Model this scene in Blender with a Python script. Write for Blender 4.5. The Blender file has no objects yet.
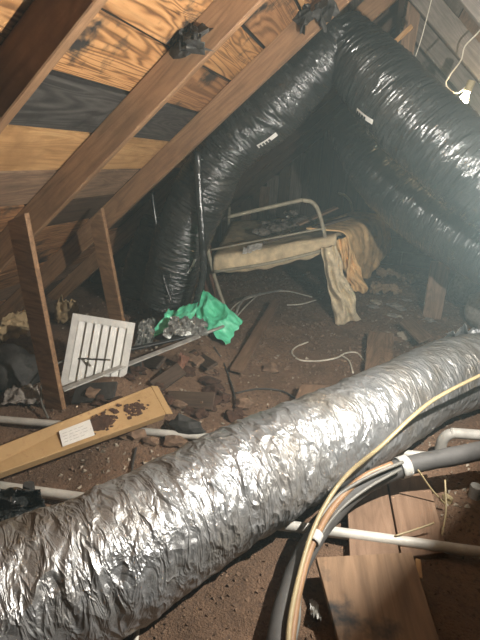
import bpy, bmesh, math, random
from mathutils import Vector, Matrix, noise, Quaternion
random.seed(7)
R_ = random.uniform
D = bpy.data
scn = bpy.context.scene
COL = scn.collection

# ---------------------------------------------------------------- camera
F = 470.0; CAMH = 1.4
YAW, PITCH, ROLL = 14.5, 19.3, 3.4
_y, _p, _r = map(math.radians, (YAW, PITCH, ROLL))
CF = Vector((-math.sin(_y)*math.cos(_p), math.cos(_y)*math.cos(_p), -math.sin(_p)))
_r0 = Vector((math.cos(_y), math.sin(_y), 0)); _u0 = _r0.cross(CF)
CR = _r0*math.cos(_r) + _u0*math.sin(_r)
CU = -_r0*math.sin(_r) + _u0*math.cos(_r)
CC = Vector((0, 0, CAMH))
cd = D.cameras.new('camera'); cam = D.objects.new('camera', cd); COL.objects.link(cam)
m3 = Matrix((CR, CU, -CF)).transposed()
cam.matrix_world = Matrix.Translation(CC) @ m3.to_4x4()
cd.sensor_fit = 'VERTICAL'; cd.sensor_height = 24.0; cd.lens = 24.0*F/640.0
cd.clip_start = 0.02
scn.camera = cam

# ---------------------------------------------------------------- world, lights, exposure
w = D.worlds.new('attic_air'); scn.world = w; w.use_nodes = True
nt = w.node_tree; nt.nodes.clear()
wo = nt.nodes.new('ShaderNodeOutputWorld'); bg = nt.nodes.new('ShaderNodeBackground')
bg.inputs[0].default_value = (0.5, 0.6, 0.7, 1); bg.inputs[1].default_value = 0.0
nt.links.new(bg.outputs[0], wo.inputs[0])
vs = nt.nodes.new('ShaderNodeVolumeScatter')
vs.inputs['Color'].default_value = (0.70, 0.93, 0.96, 1)
vs.inputs['Density'].default_value = 0.022
vs.inputs['Anisotropy'].default_value = 0.25
nt.links.new(vs.outputs[0], wo.inputs['Volume'])

def lamp(name, loc, power, color, size):
    l = D.lights.new(name, 'POINT'); l.energy = power; l.color = color; l.shadow_soft_size = size
    o = D.objects.new(name, l); COL.objects.link(o); o.location = loc; return o
LAMP = Vector((0.62, 1.50, 1.30)); LAMPAX = Vector((-.85, .50, .20)).normalized()
lamp('work_light', LAMP, 100, (1.0, 0.965, 0.90), 0.009)
scn.view_settings.view_transform = 'Standard'
scn.view_settings.look = 'None'
scn.view_settings.exposure = 0.95
scn.view_settings.gamma = 1.0
scn.view_settings.use_curve_mapping = False
scn.cycles.use_denoising = True
scn.cycles.max_bounces = 8
scn.cycles.volume_bounces = 1

# ---------------------------------------------------------------- pixel helpers (a pixel gives a direction only)
def ray(u, v): return CF*F + CR*(u-240) - CU*(v-320)
def G(u, v, z=0.0):
    d = ray(u, v); return CC + d*((z-CAMH)/d.z)
def AY(u, v, Y):
    d = ray(u, v); return CC + d*(Y/d.y)
def PP(u, v, p, n):
    d = ray(u, v); return CC + d*((p-CC).dot(n)/d.dot(n))

# ---------------------------------------------------------------- mesh builder
class MB:
    def __init__(s): s.v = []; s.f = []; s.uv = None
    def add(s, vs, fs):
        b = len(s.v); s.v += [Vector(x) for x in vs]; s.f += [[b+i for i in f] for f in fs]
    def box(s, c, sz, M=None, jit=0):
        c = Vector(c); M = M or Matrix.Identity(3)
        vs = []
        for x in (-.5, .5):
            for y in (-.5, .5):
                for z in (-.5, .5):
                    q = Vector((x*sz[0], y*sz[1], z*sz[2]))
                    if jit: q += Vector((R_(-jit, jit), R_(-jit, jit), R_(-jit, jit)))
                    vs.append(c + M @ q)
        s.add(vs, [(0,1,3,2),(4,6,7,5),(0,4,5,1),(2,3,7,6),(0,2,6,4),(1,5,7,3)])
    def tube(s, pts, rad, n=10, cap=True, disp=None):
        pts = [Vector(p) for p in pts]; N = len(pts)
        tang = [(pts[min(i+1, N-1)]-pts[max(i-1, 0)]).normalized() for i in range(N)]
        ref = Vector((0, 0, 1)) if abs(tang[0].z) < .9 else Vector((1, 0, 0))
        a = tang[0].cross(ref).normalized(); vs = []; L = 0
        for i in range(N):
            if i: 
                q = tang[i-1].rotation_difference(tang[i]); a = q @ a; L += (pts[i]-pts[i-1]).length
            a = (a - tang[i]*a.dot(tang[i])).normalized(); b = tang[i].cross(a)
            r = rad(i/(N-1)) if callable(rad) else rad
            for k in range(n):
                t = 2*math.pi*k/n
                d = a*math.cos(t)+b*math.sin(t)
                rr = r + (disp(L, t, pts[i]+d*r) if disp else 0)
                vs.append(pts[i]+d*rr)
                if s.uv is not None: s.uv.append((L, math.cos(t), math.sin(t)))
        fs = [(i*n+k, i*n+(k+1) % n, (i+1)*n+(k+1) % n, (i+1)*n+k) for i in range(N-1) for k in range(n)]
        if cap: fs += [tuple(range(n-1, -1, -1)), tuple((N-1)*n+k for k in range(n))]
        s.add(vs, fs)
    def grid(s, fn, nu, nv):
        vs = [fn(i/nu, j/nv) for j in range(nv+1) for i in range(nu+1)]
        s.add(vs, [(j*(nu+1)+i, j*(nu+1)+i+1, (j+1)*(nu+1)+i+1, (j+1)*(nu+1)+i) for j in range(nv) for i in range(nu)])
    def blob(s, c, r, sub=2, amp=.35, fr=2.0, sq=(1, 1, 1), seed=0, M=None):
        bm = bmesh.new(); bmesh.ops.create_icosphere(bm, subdivisions=sub, radius=1)
        off = Vector((seed*3.1, seed*1.7, seed*2.3)); vs = []
        for v in bm.verts:
            d = v.co.normalized(); k = 1+amp*noise.noise(d*fr+off)*1.6
            q = Vector((d.x*sq[0], d.y*sq[1], d.z*sq[2]))*r*k
            vs.append(Vector(c)+(M @ q if M else q))
        fs = [[v.index for v in f.verts] for f in bm.faces]; bm.free(); s.add(vs, fs)

def obj(name, mb, mat, parent=None, smooth=False, solid=0, sub=0, bevel=0):
    org = parent.location if parent else None
    if parent:
        p = parent
        org = Vector((0, 0, 0))
        while p: org = org + p.location; p = p.parent
    vs = mb.v
    if parent is None:
        n = max(1, len(vs)); c = sum(vs, Vector())/n; c.z = min(v.z for v in vs); org = c
    me = D.meshes.new(name); me.from_pydata([tuple(v-org) for v in vs], [], mb.f); me.update()
    o = D.objects.new(name, me); COL.objects.link(o)
    if parent: o.parent = parent
    else: o.location = org
    if mat: me.materials.append(mat)
    if mb.uv:
        at = me.attributes.new('skin', 'FLOAT_VECTOR', 'POINT'); at.data.foreach_set('vector', [c for q in mb.uv for c in q])
    bm = bmesh.new(); bm.from_mesh(me); bmesh.ops.recalc_face_normals(bm, faces=bm.faces); bm.to_mesh(me); bm.free()
    if smooth: me.polygons.foreach_set('use_smooth', [True]*len(me.polygons))
    if solid:
        md = o.modifiers.new('solid', 'SOLIDIFY'); md.thickness = solid; md.offset = 0
    if bevel:
        md = o.modifiers.new('bevel', 'BEVEL'); md.width = bevel; md.segments = 2
    if sub:
        md = o.modifiers.new('sub', 'SUBSURF'); md.levels = sub; md.render_levels = sub
    return o
def thing(name, loc):
    o = D.objects.new(name, None); COL.objects.link(o); o.location = loc; o.empty_display_size = .05; return o
def T(o, label, cat, group=None, kind=None):
    o['label'] = label
    if cat: o['category'] = cat
    if group: o['group'] = group
    if kind: o['kind'] = kind
    return o
def struct(o, label=None, cat=None):
    o['kind'] = 'structure'
    if label: o['label'] = label
    if cat: o['category'] = cat
    return o
def catmull(pts, n=12):
    pts = [Vector(p) for p in pts]; P = [pts[0]*2-pts[1]]+pts+[pts[-1]*2-pts[-2]]; out = []
    for i in range(1, len(P)-2):
        for k in range(n):
            t = k/n; a, b, c, d = P[i-1:i+3]
            out.append(.5*((2*b)+(c-a)*t+(2*a-5*b+4*c-d)*t*t+(3*b-a-3*c+d)*t**3))
    out.append(pts[-1]); return out
def frame(x, up):   # rotation with local X along x and Z close to up
    x = x.normalized(); y = up.cross(x).normalized(); z = x.cross(y)
    return Matrix((x, y, z)).transposed()

# ---------------------------------------------------------------- materials
def mat(name):
    m = D.materials.new(name); m.use_nodes = True
    b = m.node_tree.nodes['Principled BSDF']; return m, m.node_tree, b
def node(nt, typ, **kw):
    n = nt.nodes.new(typ)
    for k, v in kw.items():
        if k in n.inputs: n.inputs[k].default_value = v
        else: setattr(n, k, v)
    return n
def ramp(nt, src, stops):
    r = nt.nodes.new('ShaderNodeValToRGB'); e = r.color_ramp.elements
    while len(e) < len(stops): e.new(.5)
    for el, (p, c) in zip(e, stops): el.position = p; el.color = (*c, 1)
    nt.links.new(src, r.inputs[0]); return r.outputs[0]
def coords(nt, scale, rand=True):
    tc = node(nt, 'ShaderNodeTexCoord'); src = tc.outputs['Object']
    if rand:
        oi = node(nt, 'ShaderNodeObjectInfo'); mu = node(nt, 'ShaderNodeMath', operation='MULTIPLY'); mu.inputs[1].default_value = 37
        nt.links.new(oi.outputs['Random'], mu.inputs[0])
        ad = node(nt, 'ShaderNodeVectorMath', operation='ADD'); nt.links.new(src, ad.inputs[0]); nt.links.new(mu.outputs[0], ad.inputs[1]); src = ad.outputs[0]
    mp = node(nt, 'ShaderNodeMapping'); mp.inputs['Scale'].default_value = scale
    nt.links.new(src, mp.inputs['Vector']); return mp.outputs[0]
def noisetex(nt, vec, scale, detail=6, rough=.6, dist=0):
    n = node(nt, 'ShaderNodeTexNoise', Scale=scale, Detail=detail, Roughness=rough, Distortion=dist); nt.links.new(vec, n.inputs['Vector']); return n.outputs[0]
def mixc(nt, fac, a, b, mode='MIX'):
    n = nt.nodes.new('ShaderNodeMix'); n.data_type = 'RGBA'; n.blend_type = mode
    if isinstance(fac, (int, float)): n.inputs[0].default_value = fac
    else: nt.links.new(fac, n.inputs[0])
    for s, i in ((a, 6), (b, 7)):
        if isinstance(s, tuple): n.inputs[i].default_value = (*s, 1)
        else: nt.links.new(s, n.inputs[i])
    return n.outputs[2]
def bump(nt, b, h, strength=.4, dist=.01):
    n = node(nt, 'ShaderNodeBump', Strength=strength, Distance=dist); nt.links.new(h, n.inputs['Height']); nt.links.new(n.outputs[0], b.inputs['Normal'])
def wood(name, dark, mid, light, figure=.6, char=0.0, rough=.7, freq=9):
    m, nt, b = mat(name)
    v1 = coords(nt, (.55, freq*.55, freq*.55)); v2 = coords(nt, (2.5, 34, 34)); v3 = coords(nt, (3, 3, 3))
    g = noisetex(nt, v1, 1.0, 3, .5, .8)
    mu = node(nt, 'ShaderNodeMath', operation='MULTIPLY'); mu.inputs[1].default_value = 120; nt.links.new(g, mu.inputs[0])
    sn = node(nt, 'ShaderNodeMath', operation='SINE'); nt.links.new(mu.outputs[0], sn.inputs[0])
    hf = node(nt, 'ShaderNodeMath', operation='MULTIPLY_ADD'); nt.links.new(sn.outputs[0], hf.inputs[0]); hf.inputs[1].default_value = .5; hf.inputs[2].default_value = .5
    base = ramp(nt, hf.outputs[0], [(.0, dark), (.38, mid), (1, light)])
    fine = noisetex(nt, v2, 1.0)
    plain = ramp(nt, fine, [(.3, dark), (.5, mid), (.72, light)])
    c = mixc(nt, figure, plain, base)
    st = noisetex(nt, v3, 1.2, 5, .65)
    if char:
        f = ramp(nt, st, [(.62-char*.35, (0, 0, 0)), (.72-char*.3, (1, 1, 1))])
        c = mixc(nt, f, c, (.018, .017, .016))
    else:
        f = ramp(nt, st, [(.5, (0, 0, 0)), (.8, (1, 1, 1))]); c = mixc(nt, f, c, dark)
    nt.links.new(c, b.inputs['Base Color']); b.inputs['Roughness'].default_value = rough
    bump(nt, b, fine, .5, .006); return m
def plain(name, col, rough=.6, var=.3, scale=8, metal=0, bumpk=.3, spec=.5):
    m, nt, b = mat(name); v = coords(nt, (1, 1, 1))
    n = noisetex(nt, v, scale, 6, .65)
    lo = tuple(x*(1-var) for x in col); hi = tuple(min(1, x*(1+var)) for x in col)
    nt.links.new(ramp(nt, n, [(.3, lo), (.7, hi)]), b.inputs['Base Color'])
    b.inputs['Roughness'].default_value = rough; b.inputs['Metallic'].default_value = metal
    b.inputs['Specular IOR Level'].default_value = spec
    if bumpk: bump(nt, b, n, bumpk, .01)
    return m
M = {}
M['w_orange'] = wood('wood_sheathing_orange', (.075, .030, .010), (.36, .172, .060), (.54, .30, .125), .65, .22)
M['w_tan'] = wood('wood_sheathing_tan', (.24, .125, .045), (.46, .26, .105), (.54, .34, .16), .3, 0)
M['w_burn'] = wood('wood_sheathing_burnt', (.012, .011, .010), (.034, .031, .029), (.085, .078, .070), .5, .25)
M['w_brown'] = wood('wood_sheathing_brown', (.11, .048, .020), (.26, .125, .050), (.40, .21, .095), .6, .25)
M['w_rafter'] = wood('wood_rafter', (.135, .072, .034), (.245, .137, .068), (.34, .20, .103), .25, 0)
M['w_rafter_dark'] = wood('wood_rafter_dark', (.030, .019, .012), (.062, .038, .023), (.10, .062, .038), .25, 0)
M['w_old'] = wood('wood_old_grey', (.10, .062, .038), (.22, .14, .088), (.33, .22, .14), .3, 0)
M['w_board'] = wood('wood_floor_board', (.12, .070, .040), (.185, .112, .068), (.245, .158, .10), .2, 0)
M['w_panel'] = wood('plywood_stained', (.11, .064, .033), (.19, .115, .062), (.26, .165, .095), .3, .16)
M['w_red'] = wood('wood_reddish', (.12, .055, .034), (.20, .095, .058), (.28, .14, .085), .2, 0)
M['w_dim'] = wood('wood_dusty_grey', (.09, .075, .062), (.17, .145, .12), (.24, .21, .18), .3, 0)
M['felt'] = plain('roof_felt', (.016, .015, .014), .9)
M['pvc'] = plain('pvc_dusty', (.50, .485, .43), .45, .2, 14)
M['pvcgrey'] = plain('pvc_grey', (.30, .29, .26), .55, .3, 12)
M['foam'] = plain('foam_insulation_grey', (.068, .066, .062), .7, .3, 10)
M['copper'] = plain('cable_copper_tan', (.27, .155, .08), .45, .2, 14)
M['yellowc'] = plain('cable_yellow', (.33, .265, .145), .45, .2, 14)
M['cableg'] = plain('cable_grey', (.16, .155, .135), .5)
M['cableb'] = plain('cable_dark', (.045, .04, .035), .5)
M['wirew'] = plain('wire_white', (.62, .58, .48), .5)
M['tape'] = plain('tape_white', (.46, .46, .43), .5)
M['white'] = plain('white_painted_metal', (.72, .72, .67), .5, .12, 18)
M['metal'] = plain('galvanised_strip', (.36, .35, .32), .55, .35, 12, .3)
M['ironp'] = plain('bed_iron_paint', (.34, .31, .23), .6, .35, 14)
M['burlap'] = plain('burlap_dusty', (.66, .56, .38), .95, .35, 16, bumpk=.6)
M['mattress'] = plain('mattress_ticking', (.62, .51, .33), .95, .35, 9, bumpk=.6)
M['orange'] = plain('orange_cloth', (.74, .48, .23), .9, .4, 7, bumpk=.5)
M['rag'] = plain('dirty_rag', (.30, .21, .13), .95, .4, 12, bumpk=.6)
M['kraft'] = plain('kraft_paper', (.42, .31, .17), .85, .25, 6)
M['rock'] = plain('rubble', (.17, .108, .068), .95, .45, 20, bumpk=.8)
M['pale'] = plain('pale_rubble', (.34, .29, .22), .95, .35, 20, bumpk=.8)
M['tar'] = plain('tar_paper', (.035, .033, .030), .75, .5, 16, bumpk=.8)
M['block'] = plain('concrete_block', (.20, .20, .185), .95, .25, 12, bumpk=.6)
M['mortar'] = plain('mortar', (.36, .36, .33), .95, .2, 20)
M['wool'] = plain('dusty_insulation', (.24, .215, .185), 1.0, .4, 26, bumpk=.9)
M['paper'] = plain('paper_label', (.74, .73, .68), .7, .08, 20, bumpk=.05)
M['ink'] = plain('ink_black', (.02, .02, .02), .6, 0, 5, bumpk=0)
M['soil'] = plain('soil_smear', (.060, .030, .018), 1.0, .4, 30, bumpk=.8)
M['sheetm'] = plain('dark_sheet_metal', (.05, .05, .05), .5, .2, 6, .6)

def skin(nt, sx, sc):
    at = node(nt, 'ShaderNodeAttribute', attribute_name='skin')
    mp = node(nt, 'ShaderNodeMapping'); mp.inputs['Scale'].default_value = (sx, sc, sc); mp.inputs['Rotation'].default_value = (0, math.radians(10), math.radians(16))
    nt.links.new(at.outputs['Vector'], mp.inputs['Vector']); return mp.outputs[0]
def m_foil():
    m, nt, b = mat('foil_duct_skin')
    v = coords(nt, (1, 1, 1), False)
    dust = noisetex(nt, v, 3.2, 6, .7); fine = noisetex(nt, v, 40, 5, .7, 1.0)
    w1 = noisetex(nt, skin(nt, 9, 1.0), 1.0, 2, .5, .5); w2 = noisetex(nt, skin(nt, 24, 1.9), 1.0, 3, .5, .6)
    c = mixc(nt, ramp(nt, dust, [(.40, (0, 0, 0)), (.66, (1, 1, 1))]), (.40, .41, .415), (.19, .168, .138))
    nt.links.new(c, b.inputs['Base Color'])
    nt.links.new(ramp(nt, dust, [(.35, (.74,)*3), (.75, (.35,)*3)]), b.inputs['Metallic'])
    nt.links.new(ramp(nt, dust, [(.35, (.33,)*3), (.75, (.50,)*3)]), b.inputs['Roughness'])
    vo = node(nt, 'ShaderNodeTexVoronoi', Scale=1.0); nt.links.new(skin(nt, 15, 2.6), vo.inputs['Vector'])
    vp = node(nt, 'ShaderNodeTexVoronoi', Scale=1.0); nt.links.new(skin(nt, 38, 5.5), vp.inputs['Vector'])
    r1 = ramp(nt, w1, [(.42, (0, 0, 0)), (.5, (1, 1, 1)), (.58, (0, 0, 0))])
    def madd(x, k, y):
        q = node(nt, 'ShaderNodeMath', operation='MULTIPLY_ADD'); nt.links.new(x, q.inputs[0]); q.inputs[1].default_value = k
        if y is not None: nt.links.new(y, q.inputs[2])
        else: q.inputs[2].default_value = 0
        return q.outputs[0]
    r2 = ramp(nt, w2, [(.40, (0, 0, 0)), (.5, (1, 1, 1)), (.60, (0, 0, 0))])
    h = madd(r1, 1.5, None); h = madd(r2, 1.0, h); h = madd(vo.outputs['Distance'], .7, h); h = madd(vp.outputs['Distance'], .5, h); h = madd(fine, .7, h)
    bump(nt, b, h, .5, .010); return m
M['foil'] = m_foil()
def m_black():
    m, nt, b = mat('black_plastic_skin'); v = coords(nt, (1, 1, 1), False)
    n = noisetex(nt, v, 14, 5, .65, 1.0); d = noisetex(nt, v, 4, 4)
    w1 = noisetex(nt, skin(nt, 60, 1.5), 1.0, 3, .5, .4)
    nt.links.new(ramp(nt, d, [(.3, (.012, .015, .015)), (.75, (.045, .047, .045))]), b.inputs['Base Color'])
    b.inputs['Roughness'].default_value = .22; b.inputs['Specular IOR Level'].default_value = 1.0
    a1 = node(nt, 'ShaderNodeMath', operation='MULTIPLY_ADD'); nt.links.new(w1, a1.inputs[0]); a1.inputs[1].default_value = 2.6; nt.links.new(n, a1.inputs[2])
    bump(nt, b, a1.outputs[0], .55, .014); return m
M['black'] = m_black()
def m_green():
    m, nt, b = mat('green_plastic_bag'); v = coords(nt, (1, 1, 1), False); n = noisetex(nt, v, 16, 5, .6, .8)
    nt.links.new(ramp(nt, n, [(.3, (.06, .50, .27)), (.7, (.17, .74, .46))]), b.inputs['Base Color'])
    b.inputs['Roughness'].default_value = .38; b.inputs['Subsurface Weight'].default_value = 0
    bump(nt, b, n, .4, .01); return m
M['green'] = m_green()
def m_clear():
    m, nt, b = mat('clear_plastic_wrap'); v = coords(nt, (1, 1, 1), False); n = noisetex(nt, v, 20, 5, .65, 1)
    b.inputs['Base Color'].default_value = (.30, .31, .29, 1); b.inputs['Roughness'].default_value = .18
    b.inputs['Metallic'].default_value = .5; bump(nt, b, n, .8, .012); return m
M['clear'] = m_clear()
def m_card():
    m, nt, b = mat('cardboard'); v = coords(nt, (1, 1, 1), False); n = noisetex(nt, v, 30, 6, .7); g = noisetex(nt, v, 4, 5)
    c = ramp(nt, g, [(.3, (.37, .235, .10)), (.7, (.50, .33, .155))])
    c = mixc(nt, ramp(nt, n, [(.56, (0, 0, 0)), (.72, (1, 1, 1))]), c, (.34, .19, .08))
    nt.links.new(c, b.inputs['Base Color']); b.inputs['Roughness'].default_value = .7; bump(nt, b, g, .2, .01); return m
M['card'] = m_card()
def m_dirt():
    m, nt, b = mat('attic_dirt'); v = coords(nt, (1, 1, 1), False)
    n = noisetex(nt, v, 2.2, 8, .65); f = noisetex(nt, v, 38, 8, .75); g = noisetex(nt, v, 120, 3, .6)
    c = ramp(nt, n, [(.25, (.112, .066, .038)), (.5, (.225, .136, .082)), (.78, (.34, .22, .14))])
    c = mixc(nt, ramp(nt, f, [(.33, (.8, .8, .8)), (.50, (0, 0, 0))]), c, (.085, .052, .035))
    c = mixc(nt, ramp(nt, g, [(.62, (0, 0, 0)), (.76, (.8, .8, .8))]), c, (.27, .20, .145))
    nt.links.new(c, b.inputs['Base Color']); b.inputs['Roughness'].default_value = 1.0
    ad = node(nt, 'ShaderNodeMath', operation='ADD'); nt.links.new(f, ad.inputs[0]); nt.links.new(g, ad.inputs[1])
    bump(nt, b, ad.outputs[0], .9, .025); return m
M['dirt'] = m_dirt()
def m_bulb():
    m, nt, b = mat('lit_bulb'); b.inputs['Emission Color'].default_value = (1, .72, .38, 1); b.inputs['Emission Strength'].default_value = 55
    b.inputs['Base Color'].default_value = (1, .9, .7, 1); return m
M['bulb'] = m_bulb()

# ---------------------------------------------------------------- floor
W = 2.95; TN = math.tan(math.radians(42)); YB = 7.6; YF = -1.6
HEAP = G(120, 396); HEAP2 = G(185, 352); HEAP3 = G(405, 300); HEAP4 = G(330, 335)
def hz(x, y):
    p = Vector((x, y, 0))
    h = .030*noise.noise(p*1.6)+.020*noise.noise(p*4.3+Vector((3, 1, 0)))+.009*noise.noise(p*13)
    for c, a, s in ((HEAP, .11, .26), (HEAP2, .13, .28), (HEAP3, .07, .5), (HEAP4, -.03, .4)):
        d2 = (x-c.x)**2+(y-c.y)**2
        if d2 < 9*s*s: h += a*math.exp(-d2/(2*s*s))*(1+.5*noise.noise(p*7))
    return h-.012
def GZ(u, v, dz=0):
    q = G(u, v)
    for _ in range(4): q = G(u, v, hz(q.x, q.y)+dz)
    return q
mb = MB()
def ys(t): return -1.6 + 9.3*(t**1.5)
mb.grid(lambda a, b: Vector((-3.1+6.2*a, ys(b), hz(-3.1+6.2*a, ys(b)))), 260, 330)
floor = obj('floor', mb, M['dirt'], smooth=True); struct(floor, 'dark brown dirt and dust covering the attic floor', 'floor')

# ---------------------------------------------------------------- roof: backing, planks, rafters
NL = Vector((TN, 0, -1)).normalized(); PL = Vector((-W, 0, 0))          # left slope, normal down/right
RIDGE = W*TN
mb = MB()
for s in (-1, 1):
    o_ = Vector((-s*NL.x, 0, NL.z))*-1 if False else Vector((s*TN, 0, 1)).normalized()
    a = Vector((s*(W+.05), YF, -.05*TN)); b = Vector((0, YF, RIDGE)); L = Vector((0, YB-YF, 0))
    q = [a+o_*.025, b+o_*.025, b+L+o_*.025, a+L+o_*.025]
    mb.add(q+[p+o_*.03 for p in q], [(0,1,2,3),(4,7,6,5),(0,4,5,1),(1,5,6,2),(2,6,7,3),(3,7,4,0)])
ceiling = obj('ceiling', mb, M['felt']); struct(ceiling, 'sloping attic roof of old planks and rafters under dark felt', 'roof')

def plank(name, length, width, thick, c, Mx, mt, parent, jit=.002, bev=0):
    b = MB(); n = max(1, int(length/.5))
    # ring profile with slight wane so that edges stay uneven
    rings = []
    for i in range(n+1):
        x = -length/2+length*i/n; a1, a2 = R_(-jit, jit), R_(-jit, jit)
        rings += [(x, -width/2+a1, -thick/2), (x, width/2+a2, -thick/2), (x, width/2+a2, thick/2), (x, -width/2+a1, thick/2)]
    fs = [(i*4+k, i*4+(k+1) % 4, (i+1)*4+(k+1) % 4, (i+1)*4+k) for i in range(n) for k in range(4)]+[(3, 2, 1, 0), (n*4, n*4+1, n*4+2, n*4+3)]
    me = D.meshes.new(name); me.from_pydata(rings, [], fs); me.update()
    o = D.objects.new(name, me); COL.objects.link(o); me.materials.append(mt)
    o.matrix_world = Matrix.Translation(c) @ Mx.to_4x4()
    if parent:
        o.parent = parent
        off = Vector((0, 0, 0)); p = parent
        while p: off = off + p.location; p = p.parent
        o.matrix_local = Matrix.Translation(Vector(c)-off) @ Mx.to_4x4()
    if bev:
        md = o.modifiers.new('bevel', 'BEVEL'); md.width = bev; md.segments = 1
    return o
# left slope courses: slope distance from the eave; edges follow the photo's plank joints
def s_of_x(x): return (x+W)/math.cos(math.radians(42))
x1 = PP(136, 30, PL, NL).x; x3 = PP(50, 130, PL, NL).x
s1, s3 = s_of_x(x1), s_of_x(x3); wd = (s1-s3)/2
SL = s_of_x(0)
edges = [s3]
while edges[0] > 0: edges.insert(0, edges[0]-wd)
while edges[-1] < SL: edges.append(edges[-1]+wd)
i3 = edges.index(s3)
dirL = Vector((math.cos(math.radians(42)), 0, math.sin(math.radians(42))))
MxL = Matrix((Vector((0, 1, 0)), -dirL, Vector((0, 1, 0)).cross(-dirL))).transposed()
RY = [1.30, 2.12, 3.02, 3.78, 4.5, 5.2, 5.9, 6.6, 7.3]     # near faces of the rafters
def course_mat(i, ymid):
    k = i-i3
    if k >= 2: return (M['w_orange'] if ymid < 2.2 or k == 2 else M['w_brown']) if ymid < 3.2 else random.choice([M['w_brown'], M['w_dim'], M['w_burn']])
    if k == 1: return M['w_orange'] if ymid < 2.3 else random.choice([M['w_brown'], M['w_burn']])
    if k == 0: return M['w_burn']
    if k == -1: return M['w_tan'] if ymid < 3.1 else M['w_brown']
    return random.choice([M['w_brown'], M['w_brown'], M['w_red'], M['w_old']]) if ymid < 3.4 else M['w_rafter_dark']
joints = [YF, .4, RY[1]+.02, RY[3]+.02, RY[5]+.02, YB]
for i in range(len(edges)-1):
    a, b = max(0, edges[i]), min(SL, edges[i+1])
    if b-a < .03: continue
    k = i-i3
    js = {1: [YF, RY[0]-.4, 2.16, RY[3], RY[5], YB], 0: [YF, .5, RY[2]+.02, RY[4], YB], -1: [YF, .6, 2.18, RY[3], YB], 2: [YF, .3, RY[2]+.02, RY[4], YB], 3: [YF, .9, RY[1]+.02, RY[2]+.02, YB], 4: [YF, .2, RY[2]+.02, RY[5], YB]}.get(k)
    if js is None: js = [YF]+sorted(random.sample([RY[0], RY[1], RY[2], RY[4], RY[6]], 2))+[YB]
    for y0, y1 in zip(js[:-1], js[1:]):
        c = PL+dirL*((a+b)/2)+Vector((0, (y0+y1)/2, 0))-NL*(.011+R_(-.003, .004))
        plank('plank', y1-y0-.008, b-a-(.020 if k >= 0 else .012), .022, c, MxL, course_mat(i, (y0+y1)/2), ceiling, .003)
# right slope
dirR = Vector((-dirL.x, 0, dirL.z)); NR = Vector((-NL.x, 0, NL.z)); PR = Vector((W, 0, 0))
MxR = Matrix((Vector((0, 1, 0)), -dirR, Vector((0, 1, 0)).cross(-dirR))).transposed()
n = int(SL/.235)
for i in range(n):
    js = [YF]+sorted(random.sample(RY[:7], 2))+[YB]
    for y0, y1 in zip(js[:-1], js[1:]):
        c = PR+dirR*((i+.5)*SL/n)+Vector((0, (y0+y1)/2, 0))-NR*(.011+R_(-.003, .003))
        plank('plank', y1-y0-.006, SL/n-.010, .022, c, MxR, random.choice([M['w_dim'], M['w_dim'], M['w_brown'], M['w_old']]), ceiling, .003)
RD, RT = .135, .045
def rafter(P0, d, N, Y, mt, s0=0, s1=None, label=None, dep=RD):
    s1 = s1 or SL-.03
    c = P0+d*((s0+s1)/2)+Vector((0, Y+RT/2, 0))+N*(dep/2+.001)
    Mx = Matrix((d, Vector((0, 1, 0)), d.cross(Vector((0, 1, 0))))).transposed()
    o = plank('rafter', s1-s0, RT, dep, c, Mx, mt, ceiling, .001, .004)
    if label: o['label'] = label
    return o
for i, Y in enumerate(RY):
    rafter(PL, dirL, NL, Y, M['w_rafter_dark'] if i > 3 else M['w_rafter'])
    rafter(PR, dirR, NR, Y, M['w_dim'])
plank('ridge_beam', YB-YF, .04, .16, Vector((0, (YB+YF)/2, RIDGE-.14)), frame(Vector((0, 1, 0)), Vector((0, 0, 1))), M['w_rafter_dark'], ceiling)

# gable walls
def gable(name, y, th, mt):
    mb = MB(); a = [(-W, y, -.1), (W, y, -.1), (W, y, 0), (0, y, RIDGE), (-W, y, 0)]
    b = [(p[0], p[1]+th, p[2]) for p in a]
    mb.add(a+b, [(0,1,2,3,4), (9,8,7,6,5)]+[(k, 5+k, 5+(k+1) % 5, (k+1) % 5) for k in range(5)])
    o = obj(name, mb, mt); return o
wb = struct(gable('wall_back', YB, .04, M['felt']), 'dim gable end wall of dark boards behind the bed', 'wall')
wf = struct(gable('wall_front', YF-.04, .04, M['w_rafter_dark']), 'gable end wall on the near side', 'wall')
x = -W+.1
up = frame(Vector((0, 0, 1)), Vector((0, -1, 0)))
while x < W-.1:                                           # vertical gable boards with open joints
    wdt = R_(.17, .24); h = (W-abs(x+wdt/2))*TN-.12
    if h > .15: plank('plank', h, wdt-.012, .02, Vector((x+wdt/2, YB-.012, h/2)), up, random.choice([M['w_rafter_dark'], M['w_dim'], M['w_rafter_dark']]), wb)
    x += wdt
for (u, v0, v1, wdt, mt) in ((262, 160, 230, .15, 'w_old'), (226, 222, 250, .16, 'w_old'), (244, 212, 250, .14, 'w_old'), (300, 120, 240, .09, 'w_rafter_dark'), (335, 110, 240, .09, 'w_rafter_dark')):
    b0 = AY(u, v1, YB-.06); t0 = AY(u, v0, YB-.06)
    h = min(t0.z, (W-abs(b0.x))*TN-.2)
    plank('stud', h, wdt, .06, Vector((b0.x, YB-.055, h/2)), up, M[mt], wb)

# ---------------------------------------------------------------- concrete block chimney
b0 = AY(373, 250, 7.2); ch = thing('block_chimney', (b0.x+.42, 7.2, 0))
T(ch, 'grey concrete block chimney at the far gable wall', 'chimney')
mb = MB(); mb.box((b0.x+.42, 7.38, .8), (.80, .34, 1.6)); obj('mortar_core', mb, M['mortar'], ch)
for r in range(8):
    xs = [(-.21, .40), (.21, .40)] if r % 2 == 0 else [(-.31, .19), (0, .40), (.31, .19)]
    for (dx, bw) in xs:
        mb = MB(); mb.box((b0.x+.42+dx, 7.38, .1+.2*r), (bw, .365, .186), jit=.003); obj('block', mb, M['block'], ch, bevel=.006)

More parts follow.
